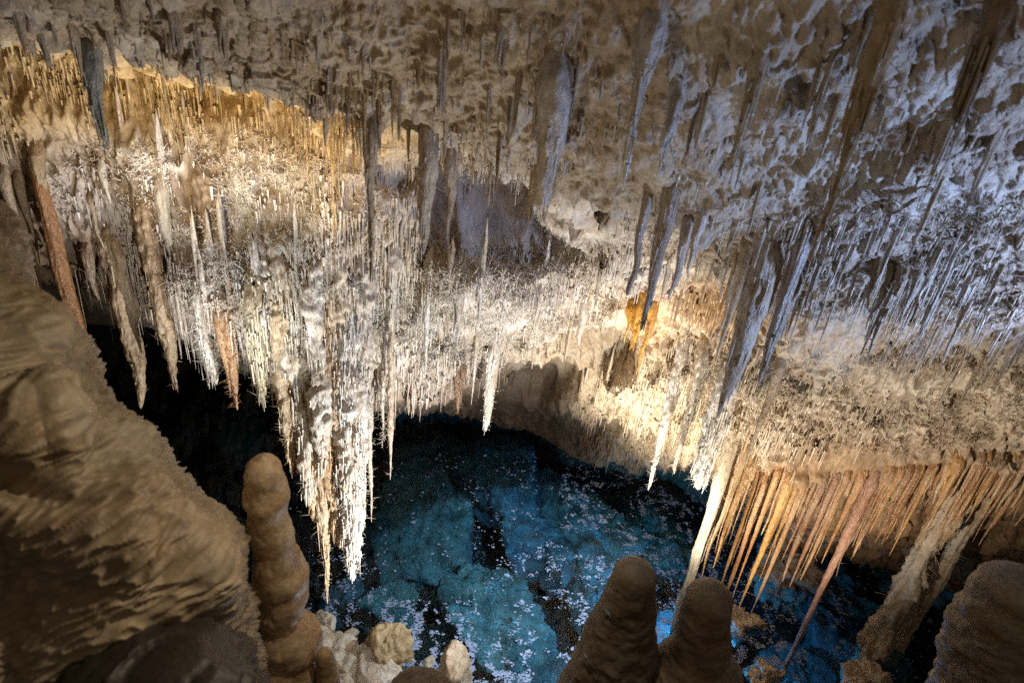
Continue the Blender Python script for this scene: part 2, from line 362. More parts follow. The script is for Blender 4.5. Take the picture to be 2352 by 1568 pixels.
# ------------------------------------------------------------------ stalactites, one by one
def stal(label, ut, vt, vb, w, Y=None, col=(.45, .36, .25), p=.9, tip=.08, wob=.008, amp=.22, flute=.15, group=None,
         name="stalactite", cat="stalactite", spikes=0, straws=0, col2=None, foot=False, flare=.7, prof=None, spread=1.):
    s = surf(ut, vt); Yo = Y
    if Y is None: Y = s[1]-.01
    elif s[1] < Y+.9: Y = s[1]+.005
    if not foot:
        wl = PZ(ut+(870-ut)*(vb-vt)/(3500-vt), float(vb), .05)[1]
    else: wl = 99
    if (Yo is not None and s[1] > Y+.9) or Y > wl:
        Y = min(Y, wl)
        for dv in range(0, 260, 8):          # climb to where the roof comes this close
            k2 = dv/max(3500-vt, 1)
            s = surf(ut-(870-ut)*k2, vt-dv)
            if s[1] < Y+.12: vt = vt-dv; ut = ut-(870-ut)*k2; Y = s[1]+.005; break
    top = P(float(ut), float(vt), Y); x, y = top[0], top[1]
    zt = top[2]; zb_ = z_at(x, y, vb)
    zb_ = -.25 if foot else max(zb_, .03)
    h = roof_above(x, y, (zt*.7+zb_*.3))
    base = zt
    if h is not None and h-zt < .9: base = max(zt, h)
    if w >= 40 and not foot and name == 'stalactite': w *= .8; amp = max(amp*1.5, .3); straws = straws or int(w*.5); spikes = spikes or int(w*.4)
    rng_m = (top-CAM)@fw
    rT = w/2/F_*rng_m
    root = min(.03+3.2*rT, .34); base += root*.6; push = 1.5*rT+.03
    L = base-zb_; f0 = (base-zt)/L; sd = rng.uniform(0, 50)
    w1 = rng.normal(size=2)*wob; w2 = rng.normal(size=2)*wob*.6; ph = rng.uniform(0, 6, 2)
    def path(t):
        tt = np.clip(t, 0, 1)
        ox = w1[0]*np.sin(tt*5+ph[0])+w2[0]*np.sin(tt*13+ph[1]); oy = w1[1]*np.sin(tt*4.3+ph[1])+w2[1]*np.sin(tt*11+ph[0])
        return np.stack([x+ox*tt, y+oy*tt+push*np.clip(1-t*L/(root*1.5), 0, 1)**1.6, base-L*t], -1)
    def rad(t):
        q = np.clip((t-f0)/(1-f0), 0, 1)
        if prof: r = rT*np.interp(q, [a for a, b in prof], [b for a, b in prof])
        else: r = rT*(tip+(1-tip)*(1-q)**p)
        r = r*(1+.8*flare*np.exp(-t*L/.12))
        r = r*np.sqrt(np.clip(t*L/(root*1.2), .01, 1)); return np.where(t > .985, r*np.sqrt(np.clip((1-t)/.015, 0, 1)), r)
    rings = int(np.clip(L/.009, 24, 240)); sides = 10 if w < 14 else (18 if w < 30 else 40)
    V, F = lump_tube(path, rad, rings, sides, amp, freq=max(6, .35/max(rT, .01)), flute=flute, seed=sd)
    org = np.array([x, y, base])
    o = link(name, mesh(name, V-org, F, M_obj), label=label, cat=cat, group=group, color=col, loc=org)
    if straws:
        t = rng.uniform(0.02, .93, straws)**1.1; a = rng.uniform(0, 2*math.pi, straws)
        a = np.where(rng.uniform(size=straws) < .6, -math.pi/2+rng.normal(size=straws)*.9, a)
        C = path(t); r = rad(t)
        B = C+np.stack([np.cos(a), np.sin(a), 0*a], -1)*(r*rng.uniform(.8, 1.15+.8*(spread-1), straws)*spread)[:, None]
        Ls = np.minimum(rng.gamma(1.8, .04, straws)+.02, B[:, 2]-zb_+.04*rng.uniform(size=straws))
        Ls = np.clip(Ls, .02, .45)
        V2, F2 = tubes(B, np.stack([.03*rng.normal(size=straws), .03*rng.normal(size=straws), -np.ones(straws)], -1), Ls, rng.uniform(.0035, .0085, straws), k=5, rings=4, jit=.15, tip=.4)
        c2 = np.array(col2 if col2 is not None else col)[None]*rng.uniform(.8, 1.15, (len(V2), 1))*0+np.array(col2 if col2 is not None else col)[None]
        link("soda_straws", mesh("soda_straws", V2-org, F2, M_straw, c2), parent=o, kind="stuff")
    if spikes:
        t = rng.uniform(0.03, .97, spikes); a = rng.uniform(0, 2*math.pi, spikes); C = path(t); r = rad(t)
        dd = np.stack([np.cos(a), np.sin(a), rng.normal(size=spikes)*.6], -1)
        B = C+np.stack([np.cos(a), np.sin(a), 0*a], -1)*(r*.8*spread)[:, None]
        V2, F2 = tubes(B, dd, rng.gamma(3, .011, spikes)+.008, rng.uniform(.0018, .0042, spikes), k=3, rings=3, bend=rng.normal(size=(spikes, 3))*.012, tip=.3)
        c2 = np.repeat(np.array(col2 if col2 is not None else col)[None], len(V2), 0)
        link("helictites", mesh("helictites", V2-org, F2, M_straw, c2), parent=o, kind="stuff")
    return o

WH = (.74, .69, .60); TN = (.46, .35, .22); DK = (.28, .23, .18); OR = (.62, .30, .07); GY = (.44, .40, .36); AM = (.52, .26, .09); PK = (.36, .21, .13)
S = stal
# near roof, left to right
S("dark grey-green stalactite like a blade, in front of the ochre recess", 195, 95, 345, 52, Y=2.35, col=(.22, .21, .16), p=.8, amp=.12)
S("brown stalactite with a flared root where the near roof edge dips lowest", 850, 265, 640, 60, Y=2.7, col=(.40, .32, .21), p=2.6, tip=.13, flare=.5)
S("brown broad stalactite left of the shadowed purple-grey hollow", 985, 300, 585, 58, Y=2.8, col=(.40, .33, .24), prof=[(0, 1), (.5, .7), (.8, .5), (1, .1)])
S("slim brown stalactite beside the broad one left of the shadowed hollow", 1040, 350, 600, 34, Y=2.85, col=(.42, .33, .22), p=1.6)
S("pale bluish thick stalactite with a blunt end, hanging above the shadowed hollow's right side", 1285, 130, 480, 92, Y=2.35, col=(.50, .47, .44), prof=[(0, 1.1), (.3, .85), (.8, .62), (.97, .5), (1, .2)], amp=.3)
S("short brown carrot-shaped stalactite at the right rim of the shadowed hollow", 1262, 400, 512, 34, Y=2.75, col=(.40, .31, .22), p=.8)
S("brown slender stalactite left of the carrot-shaped one at the hollow's rim", 1228, 380, 515, 16, Y=2.72, col=(.42, .32, .2))
S("pale blue frosted stalactite, long and ragged, below the top edge right of centre", 1500, 30, 410, 78, Y=2.15, col=(.52, .50, .48), p=1.2, amp=.35, flute=.3)
S("frosted bluish stalactite with two-stepped taper, right neighbour of the ragged one", 1565, 180, 400, 52, Y=2.3, col=(.50, .48, .46), p=1.1, amp=.3)
S("grey-brown cone with a spreading root hanging under the roof right of centre", 1755, 120, 390, 75, Y=2.2, col=(.42, .36, .27), p=2.3, tip=.12)
S("very long brown stalactite with a blue-lit right edge, running down from the top right", 2085, -60, 600, 98, Y=1.75, col=(.44, .34, .22), prof=[(0, .9), (.35, .7), (.5, .42), (.7, .22), (1, .06)], amp=.2, flare=.2)
S("dark blunt-ended stalactite like a club at the top right corner", 2330, -60, 278, 70, Y=1.6, col=(.30, .24, .18), prof=[(0, 1.2), (.6, .75), (.93, .5), (1, .3)], amp=.1, flare=.2)
# dark silhouettes and fangs right of centre
S("dark grey broad stalactite hanging in silhouette in front of the orange drapery's right side", 1545, 430, 760, 46, Y=2.95, col=(.42, .36, .30), p=.6, amp=.12)
S("dark narrow bent stalactite ending just above the orange drapery", 1492, 440, 680, 20, Y=2.85, col=(.38, .32, .27), p=.5, tip=.3, wob=.014)
S("white fang-shaped stalactite left of the dark recess above the orange straws", 1585, 500, 690, 30, Y=3.1, col=(.66, .6, .52), p=.9)
S("smaller white fang right beside the larger fang", 1615, 490, 640, 24, Y=3.1, col=(.66, .6, .52), p=.9)
S("huge pale granular stalactite tapering to a long point, largest in the right half", 1775, 560, 962, 92, Y=2.95, col=(.56, .49, .40), prof=[(0, .95), (.2, .9), (.5, .68), (.8, .36), (1, .04)], amp=.1, flare=.9)
S("pale slender stalactite clinging to the huge granular one's left side", 1722, 560, 830, 30, Y=3.0, col=(.58, .48, .34), p=1.)
S("second pale stalactite left of the huge granular one, slightly shorter", 1700, 590, 790, 24, Y=3.05, col=(.58, .48, .34), p=1.1)
S("grey ribbed slab-like stalactite behind the huge granular one", 1835, 600, 880, 54, Y=3.15, col=(.40, .36, .31), p=.7, flute=.4)
S("bluish tongue-shaped stalactite right of the huge granular one", 1860, 520, 770, 34, Y=2.9, col=(.48, .46, .45), p=.8, flute=.3)
S("orange drapery stalactite, the brightest orange formation in the cave", 1478, 668, 800, 62, Y=3.95, col=(.85, .42, .05), prof=[(0, .9), (.3, 1), (.55, .7), (.75, .3), (1, .05)], amp=.25, flute=.5)
S("thin orange tip hanging from the right foot of the orange drapery", 1505, 690, 870, 22, Y=3.95, col=(.85, .48, .10))
S("short orange prong on the orange drapery's left side", 1455, 680, 790, 16, Y=3.95, col=(.82, .50, .14))
for k, (a, b, c, w_) in enumerate([(2085, 600, 815, 40), (2050, 610, 760, 24), (2120, 610, 740, 34), (2150, 600, 700, 24)]):
    S(["longest fang of the forked pale group above the purple shadow on the right wall",
       "slim left prong of the forked pale group on the right wall", "stubby middle prong of the forked pale group on the right wall",
       "short right prong of the forked pale group on the right wall"][k], a, b, c, w_, Y=2.85, col=(.5, .45, .38), p=1.2, flute=.3)
S("olive-brown pointed stalactite left of the forked pale group", 2035, 590, 710, 36, Y=2.95, col=(.34, .27, .16))
# left group
S("thick rust-orange column behind the flowstone wall at the left edge", 88, 400, 850, 34, col=(.40, .20, .08), prof=[(0, .8), (.3, 1), (1, 1)], amp=.12, name="column", cat="column")
for k, (a, b, c, w_, cc) in enumerate([(5, 390, 700, 22, TN), (38, 400, 560, 20, TN), (30, 420, 690, 24, (.5, .36, .22)), (75, 330, 500, 34, (.44, .34, .2)), (52, 450, 610, 14, TN), (60, 560, 800, 20, (.38, .2, .1))]):
    S(["long brown stalactite at the very left edge, nearest the frame", "short brown stalactite between two longer ones at the left edge",
       "long pale-brown beaded stalactite left of the rust-orange column", "brown cone with a broad root above the rust-orange column",
       "thin brown stalactite in front of the rust-orange column's top", "dark red-brown strip of stalactite along the rust-orange column's left side"][k],
      a, b, c, w_, col=cc, p=.9)
S("tan wavy trunk-like stalactite with a bent waist, hanging before dark water on the left", 255, 560, 925, 62, col=(.50, .37, .23), prof=[(0, 1.1), (.25, .75), (.5, .7), (.7, .72), (.85, .45), (1, .12)], wob=.035, amp=.35)
S("knotted tan stalactite wound against the wavy trunk-like one", 285, 640, 840, 36, col=(.50, .38, .24), prof=[(0, .6), (.4, 1), (.7, .8), (1, .1)], wob=.04, amp=.5)
S("tan spiky stalactite right of the wavy trunk, bristling near its tip", 345, 560, 895, 46, col=(.46, .34, .21), prof=[(0, 1), (.6, .75), (.85, .55), (1, .08)], spikes=60, amp=.4)
S("short brown bristly stalactite left of the wavy trunk", 195, 560, 690, 30, col=(.34, .25, .16), spikes=20)
S("brown pointed stalactite close beside the wavy trunk's left", 235, 600, 690, 26, col=(.34, .25, .16))
S("slim tan stalactite hanging down in front of the left dark hollow", 205, 440, 580, 14, col=TN)
S("white pointed stalactite at the lower left corner of the frosted roof", 385, 520, 605, 26, col=WH)
S("white slim stalactite on the frosted roof's left rim", 238, 400, 470, 16, col=WH)
# the great hanging mass
S("white stalactite ending in a ball of needles, left of the great hanging mass", 450, 620, 885, 46, Y=3.3, col=WH, straws=60, spikes=260, prof=[(0, .8), (.4, .6), (.85, .75), (1, .1)])
S("rusty brown shaggy stalactite with the lower tip right of the white needle ball", 515, 690, 942, 30, Y=3.35, col=(.45, .26, .12), spikes=120, prof=[(0, .8), (.7, .7), (1, .08)])
S("rusty brown shaggy stalactite between white needle ball and its lower neighbour", 500, 700, 912, 24, Y=3.32, col=(.5, .32, .16), spikes=80)
S("white smooth-dripping stalactite forming the left trunk of the great hanging mass", 675, 590, 1165, 66, Y=3.3, col=(.78, .74, .66), straws=260, spikes=240, prof=[(0, .9), (.2, .6), (.45, .8), (.7, .7), (.9, .6), (1, .1)], amp=.5, spread=1.15)
S("cream shaggy stalactite leading to the lowest tip of the great hanging mass", 725, 860, 1388, 60, Y=3.35, col=(.64, .52, .36), straws=200, spikes=200, prof=[(0, .9), (.3, .95), (.55, .6), (.75, .28), (.9, .15), (1, .05)], amp=.5, spread=1.1)
S("brilliant white shaggy stalactite forming the right trunk of the great hanging mass", 795, 690, 1335, 84, Y=3.35, col=(.80, .77, .71), straws=420, spikes=800, prof=[(0, .55), (.2, .9), (.45, 1), (.65, .75), (.85, .55), (1, .12)], amp=.45, spread=1.2)
S("tan stalactite with bulging lumps between the two trunks of the great hanging mass", 745, 720, 1240, 50, Y=3.45, col=(.56, .42, .26), straws=160, spikes=120, prof=[(0, .8), (.5, .9), (.8, .7), (1, .1)], amp=.5)
S("thin white outrigger stalactite with a hooked spur along the mass's right edge", 850, 900, 1200, 16, Y=3.4, col=WH, spikes=60, amp=.6)
for k, (a, b, c, w_, cc) in enumerate([(600, 560, 900, 50, WH), (655, 560, 1010, 58, (.78, .72, .6)), (715, 560, 1100, 56, WH), (770, 600, 1060, 64, (.72, .60, .44)), (830, 640, 1010, 44, WH), (700, 780, 1200, 58, (.6, .44, .27)), (762, 850, 1260, 50, (.7, .58, .42)), (640, 680, 1050, 40, (.6, .48, .3)), (735, 700, 1150, 44, (.58, .42, .25)), (815, 850, 1190, 40, (.62, .5, .34))]):
    S("shaggy pale stalactite merging into the upper body of the great hanging mass", a, b, c, w_*1.35, Y=3.3+.02*k, col=cc, straws=110, spikes=220, prof=[(0, 1), (.3, .7), (.6, .9), (1, .15)], amp=.6, spread=1.15, group="stalactites of the great mass's upper body")
S("grey-white stalactite left of the left trunk, ending over dark water", 622, 640, 1000, 34, Y=3.3, col=(.70, .62, .50), straws=120, spikes=120, prof=[(0, 1), (.6, .6), (1, .1)])
S("tan stalactite cluster hanging lower beside the left trunk", 645, 760, 1090, 40, Y=3.35, col=(.56, .42, .27), straws=140, spikes=80, prof=[(0, 1), (.6, .8), (1, .1)], spread=1.2)
S("olive-white frosted pendant above the straws left of the great hanging mass", 575, 640, 930, 50, Y=3.35, col=(.60, .54, .38), straws=140, spikes=160, prof=[(0, 1), (.6, .8), (1, .1)], spread=1.2)
S("long thin white stalactite hanging free right of the great mass, brown near its end", 900, 640, 1102, 17, Y=3.55, col=(.72, .62, .5), spikes=50, amp=.5, prof=[(0, 1), (.6, .8), (.7, 1), (.85, .4), (1, .1)])
S("short white bristly stalactite between the great mass and the free thin one", 880, 860, 1030, 12, Y=3.6, col=WH, spikes=80)
S("white dagger stalactite with a clean sharp point, centre of the frosted wall", 985, 600, 842, 22, Y=3.7, col=(.82, .78, .7), p=.8)
S("white shaggy pendant reaching down to the edge of the submerged boulder", 1135, 780, 990, 34, Y=4.1, col=(.8, .77, .7), straws=60, spikes=160, prof=[(0, 1), (.5, .7), (.8, .5), (1, .1)])
S("white slim stalactite left of the shaggy central pendant", 1097, 760, 930, 11, Y=4.05, col=WH)
S("white stalactite with flared root in the middle of the needle wall", 1060, 640, 800, 28, Y=3.95, col=(.8, .76, .68), p=1.3)
S("white short blade-like stalactite on the needle wall's right end", 1345, 690, 795, 24, Y=4.2, col=(.84, .8, .74), p=.7)
S("brown bristly pendant at the lower rim between the central pendant and the thin free one", 1055, 850, 950, 26, Y=4.3, col=(.30, .2, .12), spikes=120)
S("white twisted stalactite under the roof bulge, left of the white dagger", 905, 560, 760, 30, Y=3.5, col=(.76, .7, .6), straws=50, spikes=60, amp=.5)
# lit wall right of centre and the corner pillar
S("white shaggy stalactite at the left end of the shelf, bristling with long needles", 1700, 790, 1125, 60, Y=3.85, col=(.8, .76, .68), straws=200, spikes=700, prof=[(0, .7), (.5, .9), (.9, .7), (1, .2)], amp=.4, spread=1.15)
S("white ragged stalactite ending above the dark water left of the shelf", 1560, 850, 1125, 30, Y=4.4, col=(.76, .70, .6), straws=60, spikes=80, amp=.5)
S("cream stalactite hanging from the lit wall beside the shelf's white shaggy end", 1625, 800, 1080, 40, Y=4.1, col=(.74, .66, .52), straws=120, spikes=160, amp=.4)
for k in range(1):
    S("pale pillar joining the shelf's left end to the rock at the waterline", 1660, 1100, 1400, 34, Y=4.05, col=(.62, .56, .44), prof=[(0, 1.1), (.35, .8), (.7, .6), (1, .5)], foot=True, name="pillar", cat="pillar", flute=.3, wob=.005)
S("buff stalactite standing out before the shaded right wall, tip over the shelf", 1800, 820, 1080, 24, Y=3.6, col=(.5, .4, .28))
# ribbed curtain under the shelf
GA = "amber ribs hanging in a row beneath the shelf"
def shelf_v(u): return float(np.interp(u, [1650, 1760, 1900, 2000, 2150, 2352], [1105, 1092, 1085, 1075, 1065, 1040]))
ribs = [(1690, 1330, 20, (.55, .36, .16)), (1706, 1290, 16, (.6, .36, .12)), (1722, 1270, 14, (.62, .38, .12)), (1745, 1400, 24, (.58, .30, .09)), (1768, 1420, 26, (.5, .24, .08)),
 (1790, 1380, 20, (.56, .28, .08)), (1815, 1400, 32, (.66, .36, .07)), (1835, 1330, 16, (.6, .32, .09)), (1857, 1405, 22, (.55, .33, .15)),
 (1880, 1300, 14, (.42, .24, .14)), (1898, 1330, 28, PK), (1925, 1350, 22, (.40, .21, .13)), (1950, 1345, 20, (.46, .23, .1)), (1990, 1320, 30, (.52, .25, .09)),
 (2040, 1340, 24, PK), (2065, 1280, 16, PK), (2090, 1210, 14, (.44, .24, .13))]
ribs = ribs+[(u+9, shelf_v(u)+rng.uniform(60, 200), 10, (.5, .32, .15)) for (u, vb, w_, c) in ribs]+[(u-6, shelf_v(u)+rng.uniform(60, 260), 8, (.46, .3, .16)) for (u, vb, w_, c) in ribs[::2]]+[(u+rng.uniform(-12, 12), shelf_v(u)+rng.uniform(50, 230), 7, (.46, .33, .2)) for (u, vb, w_, c) in ribs]
for k, (u, vb, w_, c) in enumerate(ribs):
    w_ *= .74; c = tuple(.6*x+.4*y for x, y in zip(c, (.36, .24, .14))); u += rng.normal()*3
    S("amber-brown rib-like stalactite in the curtain under the left half of the shelf", u, shelf_v(u), vb+rng.normal()*12, w_, Y=3.86+.015*rng.normal(), col=c, p=1.+.25*rng.normal(), group=GA, wob=.009, amp=.15, flute=.25, spikes=10 if k % 3 == 0 else 0)
for k in range(70):
    u = 2040+k*7.6+rng.normal()*6; w_ = rng.uniform(6, 17)
    c = np.array([(.50, .28, .10), (.44, .26, .13), (.38, .20, .09), (.52, .36, .2)][k % 4])*rng.uniform(.85, 1.1)
    v0 = shelf_v(u); S("orange-brown rib-like stalactite in the curtain under the right half of the shelf", u, v0, v0+rng.uniform(60, 215), w_, Y=3.8+.07*rng.normal()-.0004*(u-2060), col=tuple(c), p=.8, group="orange ribs hanging in a row under the shelf's right half", wob=.009, amp=.15)
S("very long slender rust-pink column reaching from the shelf down to a knob on the water", 2015, 1080, 1525, 27, Y=3.84, col=(.46, .26, .17), prof=[(0, 1.1), (.25, .9), (.5, .5), (.8, .45), (1, .42)], foot=True, name="column", cat="column", wob=.01, spikes=20)
S("thick knobbly tan column at lower right, nearest the foreground stalagmite", 2215, 1120, 1560, 56, Y=3.62, col=(.66, .54, .38), prof=[(0, .8), (.35, .75), (.5, 1.0), (.7, .9), (.85, 1), (1, 1.3)], foot=True, name="column", cat="column", amp=.6, spikes=520, flute=.5)
S("slimmer tan column right behind the thick knobbly one", 2268, 1130, 1500, 34, Y=3.6, col=(.66, .54, .38), foot=True, prof=[(0, .9), (.4, .8), (1, 1)], name="column", cat="column", amp=.35, flute=.4, spikes=60)
S("pale forked upper limb leaning on the thick knobbly column", 2180, 1150, 1400, 34, Y=3.66, col=(.56, .46, .33), foot=False, p=.5, amp=.3, flute=.4)

# ------------------------------------------------------------------ scattered straws and stalactites
def pick(uc, vc, ru, rv, n):
    """visible roof points in an ellipse of the view"""
    a = rng.uniform(0, 2*math.pi, n); q = np.sqrt(rng.uniform(0, 1, n))
    U = uc+ru*q*np.cos(a); V = vc+rv*q*np.sin(a)
    keep = rng.uniform(size=n) > bare(U, V)*1.05; U = U[keep]; V = V[keep]
    k = (np.floor(U/CELL).astype(int)+2000)*4000+(np.floor(V/CELL).astype(int)+2000)
    ids = np.array([lut.get(int(x), -1) for x in k]); ids = ids[ids >= 0]
    nr_ = nearw[ids] > .5
    if not ((vc == 190 and uc == 1050) or vc == 390 or (uc > 1500 and vc < 500) or (uc, vc) == (300, 60)):
        ids = ids[~nr_ | (rng.uniform(size=len(ids)) < .12)]
    pick.col = straw_tc[ids]
    return Gf[ids]
ZS = [ # uc, vc, ru, rv, n, Lmean, r
 (510, 180, 400, 100, 2100, .11, .0058), (760, 250, 120, 80, 700, .16, .006), (120, 230, 200, 130, 800, .07, .006), (430, 430, 330, 140, 900, .045, .006),
 (900, 530, 170, 150, 1300, .16, .006), (620, 700, 260, 130, 2200, .16, .0065), (760, 640, 200, 90, 900, .10, .006), (1080, 700, 300, 130, 1500, .09, .006),
 (1180, 600, 280, 36, 700, .10, .007), (1050, 190, 450, 180, 1100, .08, .0040), (1080, 390, 230, 60, 900, .13, .005),
 (1900, 600, 380, 110, 800, .14, .0055), (2150, 760, 300, 110, 700, .11, .0055), (1500, 960, 190, 130, 2300, .13, .008), (1640, 920, 140, 190, 1700, .12, .008),
 (1650, 700, 110, 40, 420, .16, .009), (1900, 960, 220, 90, 900, .08, .0065), (1950, 350, 450, 300, 1000, .085, .0048), (300, 640, 140, 90, 500, .26, .006),
 (860, 870, 330, 60, 1300, .16, .0075), (1400, 640, 150, 80, 500, .10, .007), (2200, 350, 300, 250, 150, .12, .006)]
B = []; L = []; r = []; CB = []
for (uc, vc, ru, rv, n, lm, rr) in ZS:
    if vc < 420 and uc > 880 or vc < 400 and uc > 1500: n = int(n*.45)
    p = pick(uc, vc, ru, rv, int(n*.75)); cl = noise(p*np.array([3.3, 3.3, 1.5])+60); kp = cl > -.10+.15*rng.normal(size=len(p)); p = p[kp]; CB.append(pick.col[kp])
    p = p+rng.normal(size=p.shape)*[.012, .012, .006]
    l = rng.gamma(1.7, lm/2.9, len(p))+.015
    B.append(p+[0, -.012, .015]); L.append(l); r.append(rr*np.clip(np.exp(.38*rng.normal(size=len(p)))*.9, .4, 2.4))
B = np.concatenate(B); L = np.concatenate(L); r = np.concatenate(r)
CB = np.concatenate(CB); L = np.minimum(L, B[:, 2]-.04); ok = (L > .015) & (B[:, 2] < 5.6) & (B[:, 1] > 1.9)
B, L, r, CB = B[ok], L[ok], r[ok], CB[ok]
L = np.where(B[:, 1] < 2.75, L*.6, L)
dist = np.linalg.norm(B-CAM, axis=1)
uB, vB, wB = proj(B); infr = (uB > 0) & (uB < 2352) & (vB > 0) & (vB < 1500)
size = np.where(infr, L*r/dist**2, 0); order = np.argsort(-size)
# the 300 largest as single objects, sharing a few bodies
unit = []
for k in range(6):
    V, F = lump_tube(lambda t: np.stack([.25*np.sin(t*3+k)*t, .25*np.cos(t*2.2+k)*t-.0, -t*10], -1)*np.array([1, 1, .1]), lambda t: np.where(t > .985, .25, 1)*(.28+.72*(1-t)**(.7+.1*k)), 22, 8, .25, 1.3, seed=k*7.)
    unit.append(mesh("soda_straw", V, F, M_obj))
def straw_label(u, v):
    if v < 330 and u < 850: return ("thin ochre soda straw hanging in the yellow recess at upper left", "ochre soda straws in the upper left recess")
    if u < 520 and v < 600: return ("thin pale soda straw hanging from the frosted roof on the left", "pale soda straws on the frosted left roof")
    if u < 420: return ("thin brown soda straw hanging over the dark left hollow", "brown soda straws over the left hollow")
    if v < 460 and u < 1500: return ("thin brown soda straw hanging from the near roof above the centre", "brown soda straws of the near roof")
    if v < 520: return ("thin bluish soda straw hanging from the near roof at upper right", "bluish soda straws at upper right")
    if u < 1000: return ("thin white soda straw among the pendants around the great hanging mass", "white soda straws around the great hanging mass")
    if u < 1400: return ("thin white soda straw hanging from the central needle-covered wall", "white soda straws of the central wall")
    if u < 1780: return ("thin cream soda straw hanging from the brightly lit wall left of the shelf", "cream soda straws of the lit wall")
    return ("thin grey-tan soda straw hanging from the shaded wall on the right above the shelf", "soda straws of the right wall")
tB = CB
bigi = order[:300]
for j, i in enumerate(bigi):
    lb, gp = straw_label(uB[i], vB[i])
    c = np.clip(tB[i]*rng.uniform(.95, 1.25), 0, .85)
    o = link("soda_straw", unit[j % 6], label=lb, cat="soda straw", group=gp, color=tuple(c), loc=B[i])
    o.scale = (r[i]*1.15, r[i]*1.15, L[i]); o.rotation_euler = (0, 0, rng.uniform(0, 6))
rest = order[300:]
V, F = tubes(B[rest], np.stack([.02*rng.normal(size=len(rest)), .02*rng.normal(size=len(rest)), -np.ones(len(rest))], -1), L[rest], r[rest], k=5, rings=4, tip=.35, power=.8, jit=.12)
link("soda_straws", mesh("soda_straws", V, F, M_straw, np.repeat(np.clip(tB[rest]*1.1, 0, .85), 20, 0)), label="countless fine soda straws fringing the whole cave roof", cat="soda straws", kind="stuff")

# helictites: short twisted needles frosting the roof
HZ = [(450, 430, 330, 140, 5000, .020, .0045), (650, 700, 280, 150, 7500, .038, .0036), (1080, 710, 330, 140, 11000, .045, .0036), (820, 600, 250, 100, 3000, .022, .0036),
 (1500, 950, 230, 150, 4500, .026, .0036), (1680, 950, 110, 190, 4200, .036, .0034), (2050, 920, 360, 120, 6500, .026, .0036), (2150, 600, 330, 170, 2500, .020, .0036),
 (1350, 560, 200, 60, 900, .02, .004), (1050, 300, 420, 220, 2200, .022, .0045), (880, 870, 320, 60, 1800, .034, .0034), (300, 700, 130, 100, 250, .05, .003), (1000, 450, 200, 80, 600, .02, .004)]
B = []; L = []; r = []; CB = []
for (uc, vc, ru, rv, n, lm, rr) in HZ:
    p = pick(uc, vc, ru, rv, n); p = p+rng.normal(size=p.shape)*.010; cl = noise(p*4.)
    kp = cl > -.14+.1*rng.normal(size=len(p)); p = p[kp]; CB.append(pick.col[kp])
    B.append(p); L.append(rng.gamma(3, lm/3, len(p))+.006); r.append(rr*rng.uniform(.6, 1.3, len(p)))
B = np.concatenate(B); L = np.concatenate(L); r = np.concatenate(r)
tw = (CAM-B); tw /= np.linalg.norm(tw, axis=1)[:, None]
D = rng.normal(size=B.shape)+tw*.8+np.array([0, 0, -.25])
V, F = tubes(B, D, L, r, k=3, rings=3, bend=rng.normal(size=B.shape)*(L*.3)[:, None], tip=.3)
uB, vB, _ = proj(B)
link("helictites", mesh("helictites", V, F, M_straw, np.repeat(np.clip(np.concatenate(CB)*1.2, 0, .86), 9, 0)), label="fine white helictite needles frosting the cave walls and roof", cat="helictites", kind="stuff")

# medium stalactites
mid = []
for k in range(7):
    V, F = lump_tube(lambda t: np.stack([.35*np.sin(t*3+k)*t, .35*np.cos(t*2.2+k)*t+2.6*np.clip(1-t*3.2, 0, 1)**1.5, -t*1.25+.25], -1), lambda t: np.where(t > .98, .2, 1)*(.12+.88*(1-t)**(.8+.15*k))*(1+.25*np.exp(-t*9))*np.sqrt(np.clip(t*6, .01, 1)), 40, 14, .3, 1.1, flute=.35, seed=k*5.)
    mid.append(mesh("stalactite", V, F, M_obj))
MZ = [(1050, 190, 430, 170, 28, .15, .010, "brown tapered stalactite among the crowded ones on the near roof above centre", "brown stalactites of the near roof"),
 (300, 60, 320, 60, 14, .10, .012, "dim brown stalactite hanging along the dark roof band at the top left", "dim stalactites of the top left roof"),
 (1950, 250, 380, 220, 20, .16, .010, "blue-lit tapered stalactite on the smooth roof at the upper right", "blue-lit stalactites at upper right"),
 (1950, 620, 360, 110, 34, .20, .010, "grey-tan stalactite in the leaning rows on the right wall", "leaning-looking stalactites of the right wall"),
 (2200, 780, 170, 90, 14, .26, .010, "pale stalactite near the right edge above the frosted wall", "pale stalactites near the right edge"),
 (480, 260, 330, 120, 14, .18, .011, "ochre-brown stalactite among the soda straws of the upper left recess", "ochre stalactites of the recess"),
 (620, 650, 240, 100, 14, .26, .018, "white tapered stalactite between the left pendants and the great hanging mass", "white stalactites by the great mass"),
 (1470, 900, 150, 110, 26, .22, .014, "cream-ochre stalactite stepping down the brightly lit wall right of the brown hollow", "cream stalactites of the lit wall"),
 (1080, 690, 280, 110, 14, .22, .018, "white tapered stalactite on the needle-covered central wall", "white stalactites of the central wall")]
for (uc, vc, ru, rv, n, lm, rr, lb, gp) in MZ:
    p = pick(uc, vc, ru, rv, n)
    for q, c0 in zip(p, pick.col):
        c = np.clip(c0*rng.uniform(.9, 1.2), 0, .85)
        o = link("stalactite", mid[rng.integers(7)], label=lb, cat="stalactite", group=gp, color=tuple(c), loc=q+[0, 0, .05])
        l = lm*rng.uniform(.5, 1.6)+.05; s = rr*rng.uniform(.7, 1.5)
        o.scale = (s, s, l); o.rotation_euler = (0, 0, rng.uniform(-.7, .7))

